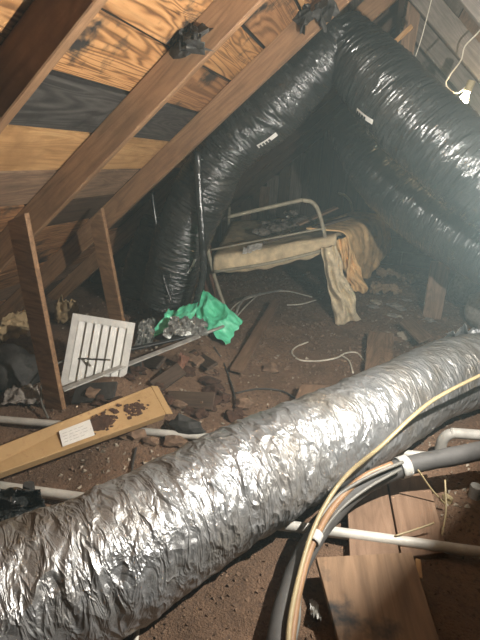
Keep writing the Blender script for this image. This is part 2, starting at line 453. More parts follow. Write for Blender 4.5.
# ---------------------------------------------------------------- big foil duct in the foreground
DR = .204; ZC = .235
cp = [(-1.18, .22), (-.93, .57), (-.70, .86), (-.565, 1.04), (-.33, 1.44), (.01, 1.93), (.41, 2.55), (.80, 3.02), (1.3, 3.5)]
path = catmull([Vector((a, b, ZC+hz(a, b)*.3)) for a, b in cp], 46)
def foil_disp(L, t, p):
    # diagonal pulled wrinkles across the skin plus crumples
    q = Vector((L*11+math.sin(t+.8)*1.6, math.cos(t)*1.1, math.sin(t)*1.1))
    a = 1-abs(noise.noise(q))*2.2
    q2 = Vector((L*24+math.sin(t*1.0+2)*2.2, math.cos(t)*2.2+5, math.sin(t)*2.2))
    b = 1-abs(noise.noise(q2))*2.2
    c = noise.noise(Vector((L*2.3, math.cos(t)*.8, math.sin(t)*.8+9)))
    e = noise.noise(p*30)
    return .0075*a+.003*b+.016*c+.002*noise.noise(p*38)-.006*math.cos(2*t)
mb = MB(); mb.uv = []; mb.tube(path, lambda s: DR*(1+.07*math.exp(-((s-.83)/.05)**2)), 120, True, foil_disp)
fd = thing('foil_duct', (-.33, 1.44, 0)); T(fd, 'large crinkled silver foil duct lying across the foreground floor', 'duct')
obj('duct_skin', mb, M['foil'], fd, smooth=True)

# ---------------------------------------------------------------- black plastic wrapped ducts
def blk_disp(seed, amp=1.0, dens=1.0):
    def fn(L, t, p):
        a = 1-abs(noise.noise(Vector((L*16*dens+math.sin(t)*1.2+seed*9, math.cos(t)*.9, math.sin(t)*.9+seed))))*2.2
        b = 1-abs(noise.noise(Vector((L*34*dens+math.sin(t*1.0+1)*1.5, math.cos(t)*1.6+seed*5, math.sin(t)*1.6))))*2.2
        c = noise.noise(Vector((L*2.6+seed*4, math.cos(t), math.sin(t))))
        e = 1-abs(noise.noise(Vector((L*60*dens+math.sin(t+2)*1.2, math.cos(t)*1.3+seed*3, math.sin(t)*1.3))))*2.2
        return amp*(.008*a+.005*b+.0035*e+.014*c)
    return fn
def black_duct(pts, rad, seed, label, tag_px=None, amp=1.0):
    P = catmull(pts, 60); mb = MB(); mb.uv = []; mb.tube(P, rad, 72, True, blk_disp(seed, amp))
    c = sum(P, Vector())/len(P); r = thing('black_duct', (c.x, c.y, min(p.z for p in P)-.2)); T(r, label, 'duct', 'black plastic wrapped ducts')
    obj('duct_skin', mb, M['black'], r, smooth=True); return r, P
RB = .205
ductL, PLp = black_duct([AY(342, 30, 3.36), AY(318, 57, 3.36), AY(270, 108, 3.36), AY(232, 143, 3.38), AY(206, 185, 3.38), AY(180, 245, 3.42), AY(165, 300, 3.48)], lambda s: (RB-.055*max(0, 1-s/.3))*(1-.10*math.exp(-((s-.58)/.05)**2)), 1,
    'glossy black plastic duct dropping behind the left rafter to the green bag')
ductL2, _ = black_duct([AY(158, 222, 3.72), AY(146, 252, 3.72), AY(138, 278, 3.7), AY(135, 296, 3.68)], .13, 2, 'dull black plastic duct low in the left eave behind the slanted board')
ductR, PRp = black_duct([AY(338, 34, 3.40), AY(362, 64, 3.34), AY(408, 115, 3.2), AY(468, 167, 3.05), AY(530, 215, 3.0), AY(600, 270, 3.0)], lambda s: .218-.07*max(0, 1-s/.3), 3,
    'upper glossy black plastic duct sloping down past the lit bulb')
ductR2, PR2p = black_duct([AY(352, 122, 4.55), AY(376, 168, 4.3), AY(424, 212, 3.95), AY(482, 246, 3.6), AY(545, 280, 3.3)], .225, 4,
    'lower glossy black plastic duct at right below the other duct')
def on_tube(P, R, u, v):     # first hit of a pixel's direction with a duct skin
    d = ray(u, v).normalized(); best = None
    for p in P:
        k = (p-CC).dot(d); q = CC+d*k; g = (q-p).length
        if g < R:
            t = k-math.sqrt(R*R-g*g); 
            if best is None or t < best[0]: best = (t, p)
    if not best: return None, None
    q = CC+d*best[0]; return q, (q-best[1]).normalized()
def sticker(parent, P, R, a, b, h, marks=4):
    qa, na = on_tube(P, R, *a); qb, nb = on_tube(P, R, *b)
    if not qa or not qb: return
    x = (qb-qa); n = (na+nb).normalized(); yv = n.cross(x).normalized(); mb = MB()
    ln = x.length; off = .018
    mb.grid(lambda s, t: qa+x*s+yv*(t-.5)*h+n*(off+.006*math.sin(s*3.14)), 6, 2)
    st = obj('sticker', mb, M['paper'], parent, solid=.002); st['label'] = 'white printed sticker'
    mb = MB()
    for k in range(marks):
        s0 = .08+.62*k/marks; 
        mb.grid(lambda s, t: qa+x*(s0+.10*s)+yv*((t-.5)*h*.6)+n*(off+.0075+.006*math.sin((s0+.1*s)*3.14)), 1, 1)
    k_ = obj('print', mb, M['ink'], st, solid=.001); k_['label'] = 'black printed characters'; k_['kind'] = 'stuff'
sticker(ductL, PLp, RB, (257, 145), (276, 132), .032)
sticker(ductL, PLp, RB, (187, 272), (194, 258), .022, 2)
sticker(ductR, PRp, .218, (359, 109), (375, 121), .03)
def strap(parent, px, wdt, mt):
    P = catmull(px, 10); mb = MB()
    n = len(P)-1
    mb.grid(lambda s, t: P[min(n, int(round(s*n)))]+CR*(t-.5)*wdt-CF*.012*math.sin(t*3.14)*(1+.6*noise.noise(P[min(n, int(round(s*n)))]*25)), n, 4)
    o = obj('tape_strip', mb, mt, parent, smooth=True, solid=.003); o['label'] = 'black tape strip along the duct'
strap(ductL, [AY(197, 152, 3.16), AY(199, 195, 3.13), AY(202, 235, 3.14), AY(203, 275, 3.18), AY(196, 303, 3.2)], .05, M['black'])
strap(ductL, [AY(152, 192, 3.3), AY(157, 230, 3.28), AY(163, 275, 3.24), AY(172, 303, 3.22)], .022, M['black'])

# ---------------------------------------------------------------- crumpled sheet helper
def crumple(pts4, nu, nv, amp, fr, seed, ragged=.04, up=None):
    A, B, Cc, Dd = [Vector(p) for p in pts4]
    n = (B-A).cross(Dd-A).normalized(); 
    if up and n.dot(up) < 0: n = -n
    sz = ((B-A).length+(Dd-A).length)/2
    def fn(s, t):
        e = noise.noise(Vector((s*5, t*5, seed)))*ragged
        s2 = s+(s-.5)*e*3; t2 = t+(t-.5)*noise.noise(Vector((s*6, t*6, seed+4)))*ragged*3
        p = (A*(1-s2)+B*s2)*(1-t2)+(Dd*(1-s2)+Cc*s2)*t2
        q = Vector((s*fr, t*fr, seed*1.3))
        h = (1-abs(noise.noise(q))*2.4)*amp+(1-abs(noise.noise(q*2.3+Vector((4, 2, 1))))*2)*amp*.45
        return p+n*h
    mb = MB(); mb.grid(fn, nu, nv); return mb

# ---------------------------------------------------------------- old iron bed, mattress, cloths
BL, BR = Vector((-1.24, 4.05, 0)), Vector((-.06, 4.33, 0))
ne = (BR-BL).normalized(); bn = Vector((-ne.y, ne.x, 0))
def BP(u, v): return PP(u, v, BL, bn)
bed = thing('bed_frame', (-.7, 5.0, 0)); T(bed, 'leaning old iron bed frame under the sagging mattress', 'bed')
def tube_part(name, pts, r, mt, parent, n=8, sm=8):
    mb = MB(); mb.tube(catmull(pts, sm) if len(pts) > 2 else pts, r, n); return obj(name, mb, mt, parent, smooth=True)
lb = GZ(226, 311)
tube_part('post', [lb, BP(215, 278), BP(207, 246)], .018, M['ironp'], bed)
tube_part('top_rail', [BP(228, 217), BP(262, 209), BP(302, 200)], .017, M['ironp'], bed)
rb = BP(344, 316); rb.z = hz(rb.x, rb.y)
tube_part('post', [BP(302, 200), BP(313, 203), BP(320, 216), BP(328, 250), BP(337, 285), rb], .018, M['ironp'], bed)
tube_part('cross_rail', [BP(210, 250), BP(262, 240), BP(326, 228)], .009, M['ironp'], bed)
tube_part('bottom_rail', [BP(215, 270)-bn*.075, BP(270, 261)-bn*.085, BP(331, 247)-bn*.06], .014, M['ironp'], bed)
far = bn*1.75
for s, q in ((0, BP(228, 217)), (1, BP(331, 246))):
    p = BP(216, 268) if s == 0 else BP(331, 248)
    tube_part('side_rail', [p, p+far+Vector((.02, 0, 0))], .018, M['ironp'], bed)
fl_ = BP(216, 268)+far; fr_ = BP(331, 248)+far
tube_part('post', [Vector((fl_.x, fl_.y, hz(fl_.x, fl_.y))), fl_, fl_+Vector((0, 0, .4))], .018, M['ironp'], bed)
q1 = AY(338, 193, fr_.y); q2 = AY(352, 210, fr_.y); 
tube_part('post', [Vector((q2.x+.02, fr_.y, hz(q2.x, fr_.y))), Vector((q2.x, fr_.y, .5)), q2, AY(347, 197, fr_.y), q1], .015, M['ironp'], bed)
# mattress: sagging slab over the rails
A = BP(214, 258); B = BP(336, 236); Cm = AY(374, 216, 6.0); Dm = AY(232, 222, 5.9)
mb = MB()
def mtop(s, t):
    p = (A*(1-s)+B*s)*(1-t)+(Dm*(1-s)+Cm*s)*t
    return p+Vector((0, 0, .02*noise.noise(p*5)-.05*math.sin(s*3.14)*math.sin(t*3.14)))
NU, NV = 30, 24
ring = lambda s, t, k: mtop(s, t)
def mfull(s, t):      # t 0..1 : under-side front -> front roll -> top
    if t < .25:
        k = t/.25; base = mtop(s, 0); th = .125+.045*math.sin(s*math.pi*1.1+.2)+.030*noise.noise(Vector((s*7, 0, 1)))
        ang = math.pi*(k-.5)
        return base+Vector((0, 0, -th/2+th/2*math.sin(ang)))-bn*(.035*math.cos(ang)+.022*noise.noise(Vector((s*13, k*2, 2)))*(1-k*.6))
    return mtop(s, (t-.25)/.75)+Vector((0, 0, .0))
mb.grid(mfull, 40, 44)
mt_ = obj('mattress', mb, M['mattress'], smooth=True, solid=.03)
T(mt_, 'sagging tan old mattress lying on the iron bed', 'mattress')
# burlap wrap hanging down the near corner post
def drape(name, colpts, rad, mt, label, cat, seed, n=26):
    mb = MB(); P = catmull(colpts, 12)
    mb.tube(P, rad, n, True, lambda L, t, p: .030*(1-abs(noise.noise(Vector((math.cos(t)*2.2, math.sin(t)*2.2, L*1.3+seed))))*2.2)+.012*noise.noise(p*18))
    return T(obj(name, mb, mt, smooth=True), label, cat)
def wrap(l0, l1, r0, r1, seed, out):
    def fn(s, t):
        l = BP(*l0)*(1-t)+BP(*l1)*t; r = BP(*r0)*(1-t)+BP(*r1)*t
        l = l+ne*.03*noise.noise(Vector((t*5, seed, 1))); r = r+ne*.04*noise.noise(Vector((t*4, seed, 6)))
        p = l*(1-s)+r*s; f = (1-abs(noise.noise(Vector((s*3.2+.5*math.sin(t*5+seed), t*2.4, 7+seed))))*2.3)
        q = p-bn*(out+.045*f+.03*math.sin(s*math.pi)+.02*noise.noise(p*16))
        q.z = max(q.z, hz(q.x, q.y)+.012+.02*s); return q
    return fn
mb = MB(); mb.grid(wrap((320, 246), (335, 324), (334, 243), (360, 318), 0, .06), 34, 44)
T(obj('burlap_wrap', mb, M['burlap'], smooth=True, solid=.008), 'pale burlap cloth hanging down the near bed corner to the floor', 'cloth')
mb = MB(); mb.grid(wrap((336, 242), (352, 292), (350, 236), (370, 296), 5, -.10), 30, 34)
T(obj('burlap_wrap', mb, M['orange'], smooth=True, solid=.008), 'torn orange cloth strip hanging right of the pale burlap', 'cloth')
# orange cloth draped over the right side
c0 = BP(336, 238)+Vector((.0, .06, .05)); 
def oc(s, t):
    top = c0*(1-s)+(Cm+Vector((.02, .0, .03)))*s
    k = t
    out = Vector((.20, -.02, 0))*math.sin(min(1, k*1.5)*1.57)*(.55+.45*s)
    dn = Vector((0, 0, -.56))*max(0, k-.25)/.75*(.95-.12*math.sin(s*9))
    inn = -Vector((.30, .06, 0))*max(0, .3-k)/.3
    f = (1-abs(noise.noise(Vector((s*9, k*1.2, 5))))*2.2)*.030+.015*noise.noise(Vector((s*20, k*14, 2)))
    return top+out+dn+inn+Vector((f, -f*.6, f*.4))
mb = MB(); mb.grid(oc, 44, 34)
T(obj('orange_blanket', mb, M['orange'], smooth=True, solid=.012), 'torn orange and tan blanket draped over right side of the bed', 'blanket')
# loose boards lying on the bed
def board(name, a, b, wdt, th, mt, label, cat='board', group=None, up=Vector((0, 0, 1)), parent=None, jit=.002, bev=.003):
    a, b = Vector(a), Vector(b); c = (a+b)/2
    o = plank(name, (b-a).length, wdt, th, c, frame(b-a, up), mt, parent, jit, bev)
    if label: T(o, label, cat, group)
    return o
board('loose_board', BP(262, 253)+bn*.12+Vector((0, 0, .075)), BP(352, 228)+bn*.16+Vector((0, 0, .075)), .09, .022, M['w_rafter_dark'], 'long dark board lying along the front edge of mattress')
board('loose_board', BP(300, 238)+bn*.35+Vector((0, 0, .07)), BP(345, 222)+bn*.55+Vector((0, 0, .07)), .07, .02, M['w_old'], 'short pale board lying behind the dark board on mattress')
mb = MB()
for k in range(34):
    s, t = R_(.28, .62), R_(.45, .85); p = mtop(s, t)+Vector((0, 0, R_(.02, .16)*(1-abs(s-.45)*3.5)))
    mb.blob(p, R_(.03, .07), 2, .5, 3, (1.2, 1, .7), k)
T(obj('rag_heap', mb, M['wool'], smooth=False), 'heap of shredded grey insulation on top of the mattress', 'insulation', kind='stuff')
mb = crumple([BP(243, 259)+Vector((0, 0, .05))-bn*.08, BP(262, 254)+Vector((0, 0, .06))-bn*.08, BP(262, 252)+bn*.1+Vector((0, 0, .06)), BP(243, 256)+bn*.1+Vector((0, 0, .05))], 12, 10, .012, 4, 3)
T(obj('paper_scrap', mb, M['paper'], solid=.003), 'small pale paper scrap on the front edge of mattress', 'paper')

# ---------------------------------------------------------------- knee boards, posts
def kneeboard(pxb, pxt, wdt, th, mt, label, yaw=0, bury=.03, cut=.1):
    b = GZ(*pxb); n = Vector((-CF.x, -CF.y, 0)); t = PP(pxt[0], pxt[1], b, n)
    x = (t-b).normalized(); b = b-x*bury; L = (t-b).length
    side = Quaternion((0, 0, 1), math.radians(yaw)) @ Vector((CF.y, -CF.x, 0)); side = (side-x*side.dot(x)).normalized(); nn = x.cross(side)
    h = wdt/2; mb = MB()
    pr = [b-side*h, b+side*h, t+side*h+x*cut/2, t-side*h-x*cut/2]
    mb.add([p-nn*th/2 for p in pr]+[p+nn*th/2 for p in pr], [(0,1,2,3),(7,6,5,4),(0,4,5,1),(1,5,6,2),(2,6,7,3),(3,7,4,0)])
    o = obj('knee_board', mb, mt, bevel=.003); T(o, label, 'board'); return o
kneeboard((56, 408), (18, 217), .125, .03, M['w_rafter'], 'tall brown upright board nailed under the rafter at far left', yaw=-22, cut=.04)
kneeboard((123, 350), (97, 216), .115, .03, M['w_rafter'], 'shorter upright board with slanted top before the black duct', yaw=-22, cut=.10)
p0 = GZ(212, 303); board('short_post', p0-Vector((0, 0, .02)), PP(206, 246, p0, Vector((-CF.x, -CF.y, 0))), .09, .05, M['w_red'], 'short reddish post standing beside the left bed leg', 'post', up=Vector((0, -1, 0)))
p0 = GZ(431, 318); t0 = PP(441, 262, p0, Vector((-CF.x, -CF.y, 0)))
board('duct_prop', p0-Vector((0, 0, .02)), t0, .17, .05, M['w_old'], 'wide brown prop board standing under the lower right duct', 'board', up=Vector((0, -1, 0)))

# ---------------------------------------------------------------- white louvred vent
BLv = GZ(60, 386, .03); TLv = AY(73, 313, BLv.y+.17); TRv = AY(135, 325, TLv.y+.12)
upv = TLv-BLv; rt = TRv-TLv; rt = rt-upv*rt.dot(upv)/upv.length_squared; nv = rt.cross(upv).normalized()
if nv.dot(CC-BLv) < 0: nv = -nv
LW, LH = rt.length, upv.length; ux, uy = rt.normalized(), upv.normalized(); Mv = Matrix((ux, uy, ux.cross(uy))).transposed()
vent = thing('louvred_vent', BLv); T(vent, 'white metal louvred vent cover leaning in the rubble', 'vent')
def vb(name, x, y, sx, sy, sz, dz=0, rot=0):
    mb = MB(); mb.box(BLv+ux*x+uy*y+nv*dz, (sx, sy, sz), Mv @ Matrix.Rotation(rot, 3, 'Y')); return obj(name, mb, M['white'], vent, bevel=.0015)
fw = .042
vb('frame_side', fw/2, LH/2, fw, LH, .014); vb('frame_side', LW-fw/2, LH/2, fw, LH, .014)
vb('frame_side', LW/2, LH-fw/2, LW-2*fw, fw, .014); vb('frame_side', LW/2, fw/2, LW-2*fw, fw, .014)
ns = 6; pit = (LW-2*fw)/ns
for k in range(ns): vb('slat', fw+pit*(k+.5), LH/2, pit*1.05, LH-2*fw, .003, 0, math.radians(24))
mb = MB(); mb.box(BLv+ux*LW/2+uy*LH/2-nv*.03, (LW-.05, LH-.05, .004), Mv); obj('mesh_backing', mb, M['tar'], vent)

# ---------------------------------------------------------------- green bag, plastic, strips
z0 = hz(*GZ(200, 335).xy)
gb = [GZ(148, 343, .03), GZ(228, 346, .03), G(243, 321, z0+.10), G(190, 296, z0+.24)]
gb2 = [GZ(196, 322, .10), GZ(226, 345, .03), G(243, 321, z0+.12), G(203, 290, z0+.28)]
gr = thing('green_bag', GZ(205, 335)); T(gr, 'crumpled bright green plastic bag beside the black duct', 'bag')
obj('bag_body', crumple(gb2, 40, 34, .040, 2.0, 2, .05), M['green'], gr, smooth=True, solid=.003)
obj('bag_tail', crumple([GZ(147, 342, .04), GZ(190, 330, .06), G(200, 305, z0+.2), G(170, 312, z0+.14)], 30, 22, .035, 2.2, 6, .08), M['green'], gr, smooth=True, solid=.003)
T(obj('plastic_wrap', crumple([GZ(163, 338, .09), GZ(208, 338, .09), GZ(204, 322, .14), GZ(172, 319, .15)], 34, 22, .028, 5, 9, .1), M['clear'], smooth=False, solid=.002), 'crinkled clear plastic wrap in front of the green bag', 'plastic')
T(obj('plastic_wrap', crumple([GZ(134, 352, .06), GZ(152, 347, .06), G(156, 318, .30), G(139, 322, .30)], 24, 26, .028, 5, 12, .1), M['clear'], smooth=False, solid=.002), 'crinkled clear plastic between white vent and green bag', 'plastic')
def flex(name, pts, r, mt, label, cat='wire', n=7, group=None, sm=10):
    mb = MB(); mb.tube(catmull(pts, sm), r, n); o = obj(name, mb, mt, smooth=True); 
    return T(o, label, cat, group)
sa, sb_ = GZ(63, 390, .10), GZ(200, 336, .10); 
board('metal_strip', sa, sb_, .035, .010, M['metal'], 'long thin metal strip slanting over the rubble by the vent', 'strip', up=Vector((.1, -.5, 1)))
board('metal_strip', GZ(92, 357, .12), GZ(186, 337, .12), .03, .012, M['sheetm'], 'dark metal strip lying across the foot of white vent', 'strip', up=Vector((0, -.3, 1)))
flex('bent_strip', [GZ(192, 338, .10), GZ(214, 330, .13), GZ(228, 324, .14), GZ(234, 318, .17), GZ(240, 304, .18), GZ(248, 297, .12), GZ(266, 293, .06), GZ(282, 290, .02)], .011, M['pvcgrey'], 'bent grey strip crossing in front of the green bag', 'strip')

# ---------------------------------------------------------------- long cardboard box
zl = .13
UA, UB = G(-70, 473, zl+.05), G(151, 386, zl+.08); LA, LB = G(-70, 498, zl), G(166, 414, zl+.03)
ax = ((UB-UA)+(LB-LA)).normalized(); acr = (UA-LA); acr = acr-ax*acr.dot(ax); acr.normalize(); fn_ = ax.cross(acr).normalized()
if fn_.dot(CC-LB) < 0: fn_ = -fn_
Lb = (LB-LA).length; wbx = (UB-LB).length; thk = .055; Mb = Matrix((ax, acr, ax.cross(acr))).transposed()
box = thing('cardboard_box', (LA+LB)/2-fn_*thk); T(box, 'long flat tan cardboard box with soil smears and white label', 'box')
def FP(s, t, dz=0): return (LA*(1-s)+LB*s)*(1-t)+(UA*(1-s)+UB*s)*t+fn_*dz
mb = MB(); q8 = [FP(0, 0), FP(1, 0), FP(1, 1), FP(0, 1)]
mb.add([p-fn_*thk for p in q8]+q8, [(3,2,1,0),(4,5,6,7),(0,1,5,4),(1,2,6,5),(2,3,7,6),(3,0,4,7)]); obj('box_body', mb, M['card'], box, bevel=.004)
mb = MB(); q4 = [FP(1, 0), FP(1, 1)]; mb.add(q4+[q4[1]+ax*.05-fn_*.03, q4[0]+ax*.05-fn_*.03], [(0,1,2,3)]); obj('end_flap', mb, M['card'], box, solid=.004)
def FS(u, v):
    p = PP(u, v, (LB+UB)/2, fn_); s_, t_ = .5, .5
    for _ in range(20):
        e = p-FP(s_, t_); s_ += e.dot(ax)/Lb; t_ += e.dot(acr)/wbx*.8
    return s_, t_
sA = FS(61, 442)[0]; sB = FS(92, 428)[0]
t1 = FS(64, 450)[1]; t2 = FS(60, 433)[1]
mb = MB(); mb.grid(lambda s, t: FP(sA+(sB-sA)*s, .12+.56*t, .0035), 6, 4); lab = obj('paper_label', mb, M['paper'], box, solid=.001); lab['label'] = 'white paper label'
mb = MB()
for r in range(4):
    s0 = .08
    while s0 < .75:
        ww = R_(.06, .18); mb.grid(lambda s, t: FP(sA+(sB-sA)*(s0+ww*s), .12+.56*(.2+.18*r+.035*t), .0046), 1, 1); s0 += ww+.05
obj('print', mb, plain('faint_print', (.45, .44, .40), .7, 0, 5, bumpk=0), lab, solid=.0004)['kind'] = 'stuff'
def smear(cu, cv, r, n, seed):
    mb = MB(); s0, t0 = FS(cu, cv); random.seed(seed)
    for k in range(n):
        a = R_(0, 6.28); d = r*math.sqrt(R_(0, 1))*(1 if R_(0, 1) < .75 else 1.6)
        p = FP(s0, t0)+ax*d*math.cos(a)*1.0+acr*d*math.sin(a)*.95
        tt = t0+d*math.sin(a)*.95/wbx; ss = s0+d*math.cos(a)/Lb
        if not (.03 < tt < .97 and ss < .985): continue
        mb.blob(FP(ss, tt), R_(.003, .011), 1, .6, 3, (1.3, 1.1, .22), k, Mb)
    o = obj('soil_smear', mb, M['soil'], box); o['label'] = 'dark soil smear'; o['kind'] = 'stuff'
smear(99, 423, .05, 240, 3); smear(136, 410, .045, 50, 5); smear(120, 412, .06, 20, 8)
random.seed(11)

# ---------------------------------------------------------------- pipes
def pipe(name, a, b, r, mt, label, joints=()):
    t = thing(name, (a+b)/2-Vector((0, 0, r))); T(t, label, 'pipe')
    mb = MB(); n = 24; mb.tube([a+(b-a)*k/n for k in range(n+1)], r, 20); obj('pipe_body', mb, mt, t, smooth=True)
    for s in joints:
        mb = MB(); c = a+(b-a)*s; d = (b-a).normalized(); mb.tube([c-d*.035, c+d*.035], r*1.22, 20); obj('coupling', mb, mt, t, smooth=False)
    return t
a, b = G(-40, 416, .035), G(232, 439, .035); d = (b-a); pipe('pvc_pipe', a, a+d*1.75, .019, M['pvc'], 'white plastic pipe running behind the cardboard box and under duct')
a, b = G(-40, 481, .035), G(500, 555, .035); pipe('pvc_pipe', a, b+(b-a)*.2, .021, M['pvc'], 'white plastic pipe crossing the foreground beneath the grey cable bundle')
e0 = GZ(437, 463); e1 = e0+Vector((0, 0, .17)); dr = (G(490, 436, .2)-G(440, 432, .2)).normalized()
mb = MB(); mb.tube(catmull([e0-Vector((0, 0, .02)), e0+Vector((0, 0, .10)), e0+Vector((0, 0, .145))+dr*.006, e0+Vector((0, 0, .175))+dr*.035, e0+Vector((0, 0, .18))+dr*.10, e0+Vector((0, 0, .18))+dr*.6], 8), .026, 18)
T(obj('elbow_pipe', mb, M['pvcgrey'], smooth=True), 'dusty grey elbow pipe rising beside the foil duct at right', 'pipe')
# stub at far right
e2 = GZ(474, 497); mb = MB(); mb.tube([e2, e2+Vector((0, 0, .06))], .026, 16); T(obj('pipe_stub', mb, M['pvcgrey'], smooth=False), 'short grey pipe stub in the shade at the right edge', 'pipe')

# ---------------------------------------------------------------- insulated line set
bun = thing('line_set', G(300, 560)); T(bun, 'thick grey foam insulated pipe bundle curving through the foreground', 'pipe')
bp = [G(560, 446, .26), G(500, 448, .24), G(450, 457, .22), G(403, 467, .18), G(360, 488, .14), G(326, 521, .10), G(301, 562, .07), G(285, 608, .065), G(276, 660, .065), G(272, 740, .065)]
PB = catmull(bp, 14); mb = MB(); mb.tube(PB, lambda s: .041-.006*s, 24, True, lambda L, t, p: .003*noise.noise(p*14)); obj('foam_sleeve', mb, M['foam'], bun, smooth=True)
cp_ = [G(392, 464, .22), G(362, 478, .185), G(334, 506, .15), G(312, 545, .125), G(300, 585, .11), G(293, 625, .11), G(290, 665, .11), G(288, 740, .11)]
mb = MB(); mb.tube(catmull(cp_, 12), .013, 14); obj('copper_line', mb, M['copper'], bun, smooth=True)
def band(P, i, r, parent, mt=M['tape']):
    c = P[i]; d = (P[i+1]-P[i-1]).normalized(); mb = MB(); mb.tube([c-d*.022, c-d*.01, c+d*.01, c+d*.022], r, 24, False, lambda L, t, p: .002*noise.noise(p*60)); o = obj('tape_band', mb, mt, parent, smooth=True, solid=.003); o['label'] = 'white tape wrapped round the pipe'
ib = min(range(len(PB)), key=lambda i: (PB[i]-bp[3]).length); band(PB, ib, .045, bun)
q = catmull(cp_, 12); ic = min(range(1, len(q)-1), key=lambda i: (q[i]-G(308, 536, .13)).length); band(q, ic, .021, bun)
flex('thin_cable', [G(401, 469, .215), G(366, 489, .19), G(338, 512, .15), G(318, 540, .10), G(306, 565, .05), G(300, 598, .03), G(299, 620, .02), G(293, 650, .02)], .006, M['cableg'], 'thin grey cable beside the foam bundle reaching the floor', 'cable')
flex('thin_cable', [G(403, 462, .23), G(370, 476, .21), G(340, 494, .17), G(322, 515, .14), G(312, 530, .12)], .007, M['cableg'], 'thin grey cable lying on top of the foam bundle', 'cable')
flex('yellow_cable', [G(540, 352, .50), G(490, 371, .475), G(440, 396, .462), G(412, 417, .43), G(380, 447, .35), G(350, 472, .26), G(330, 497, .20), G(313, 530, .16), G(300, 572, .125), G(290, 620, .12), G(287, 670, .12)], .0085, M['yellowc'], 'tan yellow cable sweeping over the foil duct to the front', 'cable', 10)

# ---------------------------------------------------------------- loose boards on the floor
def quad_board(name, px, z, th, mt, label, cat='board', group=None):
    P = [G(u, v, z) for u, v in px]; mb = MB()
    for p in P: p.z = z
    mb.add([p-Vector((0, 0, th)) for p in P]+P, [(3,2,1,0),(4,5,6,7),(0,1,5,4),(1,2,6,5),(2,3,7,6),(3,0,4,7)])
    # own local frame so the grain runs along the first side
    o = obj(name, mb, mt, bevel=.003); 
    xdir = (P[1]-P[2]).normalized(); ang = math.atan2(xdir.y, xdir.x)
    o.data.transform(Matrix.Rotation(-ang, 4, 'Z')); o.rotation_euler.z = ang
    T(o, label, cat, group); return o
quad_board('floor_board', [(346, 480), (384, 470), (400, 556), (350, 560)], .035, .02, M['w_board'], 'reddish brown floor board below the grey bundle, left of two')
quad_board('floor_board', [(386, 471), (424, 462), (448, 552), (402, 557)], .03, .02, M['w_board'], 'reddish brown floor board below the grey bundle, right of two')
quad_board('plywood_panel', [(316, 557), (412, 552), (452, 680), (352, 690)],   .085, .022, M['w_panel'], 'stained brown plywood panel in the bottom right corner', 'panel')
quad_board('floor_board', [(301, 384), (347, 386), (340, 408), (292, 406)], .05, .02, M['w_board'], 'small brown board end tucked against the foil duct')
quad_board('floor_board', [(368, 331), (394, 333), (392, 380), (364, 376)], .05, .02, M['w_old'], 'brown board lying flat behind the foil duct')
quad_board('floor_board', [(272, 300), (280, 301), (243, 371), (230, 368)], .06, .02, M['w_board'], 'narrow board lying in the dirt before the bed')
quad_board('floor_board', [(400, 322), (412, 318), (432, 336), (420, 341)], .10, .025, M['w_old'], 'short grey brown board in the rubble right of bed')

# ---------------------------------------------------------------- wires and cables
def fw_(px, dz=.008): return [GZ(u, v, dz) for u, v in px]
flex('white_wire', fw_([(308, 342), (296, 347), (292, 353), (300, 360), (318, 361), (336, 358), (346, 353), (357, 353), (365, 362)]), .0065, M['wirew'], 'pale looped wire lying on the dirt in front of bed')
flex('white_wire', fw_([(341, 355), (349, 361), (353, 373)]), .0065, M['wirew'], 'short pale wire branching from the looped wire')
flex('white_wire', fw_([(226, 316), (238, 303), (256, 296), (284, 291), (312, 297)], .02), .007, M['wirew'], 'long pale wire under the bed beside green bag')
flex('white_wire', fw_([(287, 305), (302, 304), (319, 299)], .01), .007, M['wirew'], 'short straight pale wire under the bed')
flex('white_wire', fw_([(232, 322), (246, 306), (260, 293)], .03), .007, M['wirew'], 'pale stick crossing the long wire by green bag')
flex('dark_cable', fw_([(214, 347), (223, 362), (231, 383), (236, 402)], .012), .006, M['cableb'], 'thin dark cable curving from the green bag toward the foil duct')
flex('dark_cable', fw_([(236, 393), (258, 389), (282, 391), (302, 403)], .012), .006, M['cableb'], 'thin dark cable arching on the dirt beside the foil duct')
flex('grey_cable', [GZ(48, 418, .01), GZ(41, 400, .06), GZ(43, 380, .12), GZ(54, 366, .16), GZ(72, 359, .16), GZ(110, 360, .14)], .006, M['cableg'], 'thin grey cable looping in front of the left upright board', 'cable')
flex('white_wire', [G(134, 660, .01), G(137, 630, .01), G(141, 606, .03)], .008, M['wirew'], 'pale wire end showing under the foil duct at bottom', 'wire')
flex('dark_cable', fw_([(131, 478), (133, 462), (136, 448)], .01), .006, M['cableb'], 'short dark cable stub in the dirt below the box')

# fibres and scraps near the right shade
for (px, lb_) in (([(418, 470, .2), (432, 490, .1), (446, 505, .03)], 'thin tan wire hanging below the grey bundle'),
                  ([(445, 480, .15), (446, 510, .08), (442, 535, .05)], 'thin upright tan wire in the shade at right'),
                  ([(395, 536, .06), (420, 528, .08), (434, 523, .09)], 'thin tan twig beside the right floor board')):
    flex('thin_wire', [G(*p) for p in px], .004, M['yellowc'], lb_)
mb = MB(); q = GZ(447, 503); mb.blob(q+Vector((0, 0, .02)), .022, 2, .4, 2, (1, .8, 1.2), 4); T(obj('cable_clip', mb, M['yellowc']), 'small tan clip on the thin wire in the right shade', 'clip')
for k, (u, v, lb_) in enumerate(((413, 573, 'frayed splinter hanging off the right floor board'), (420, 575, 'second frayed splinter beside the plywood corner'))):
    board('splinter', G(u-2, v-16, .06), G(u, v+3, .075), .018, .006, M['w_tan'], lb_, 'splinter', jit=.004)
T(obj('paper_scrap', crumple([GZ(310, 596, .02), GZ(318, 600, .02), GZ(322, 618, .05), GZ(312, 612, .05)], 8, 8, .01, 4, 4), M['tape'], solid=.002), 'small white scrap between the cables and the plywood panel', 'scrap')

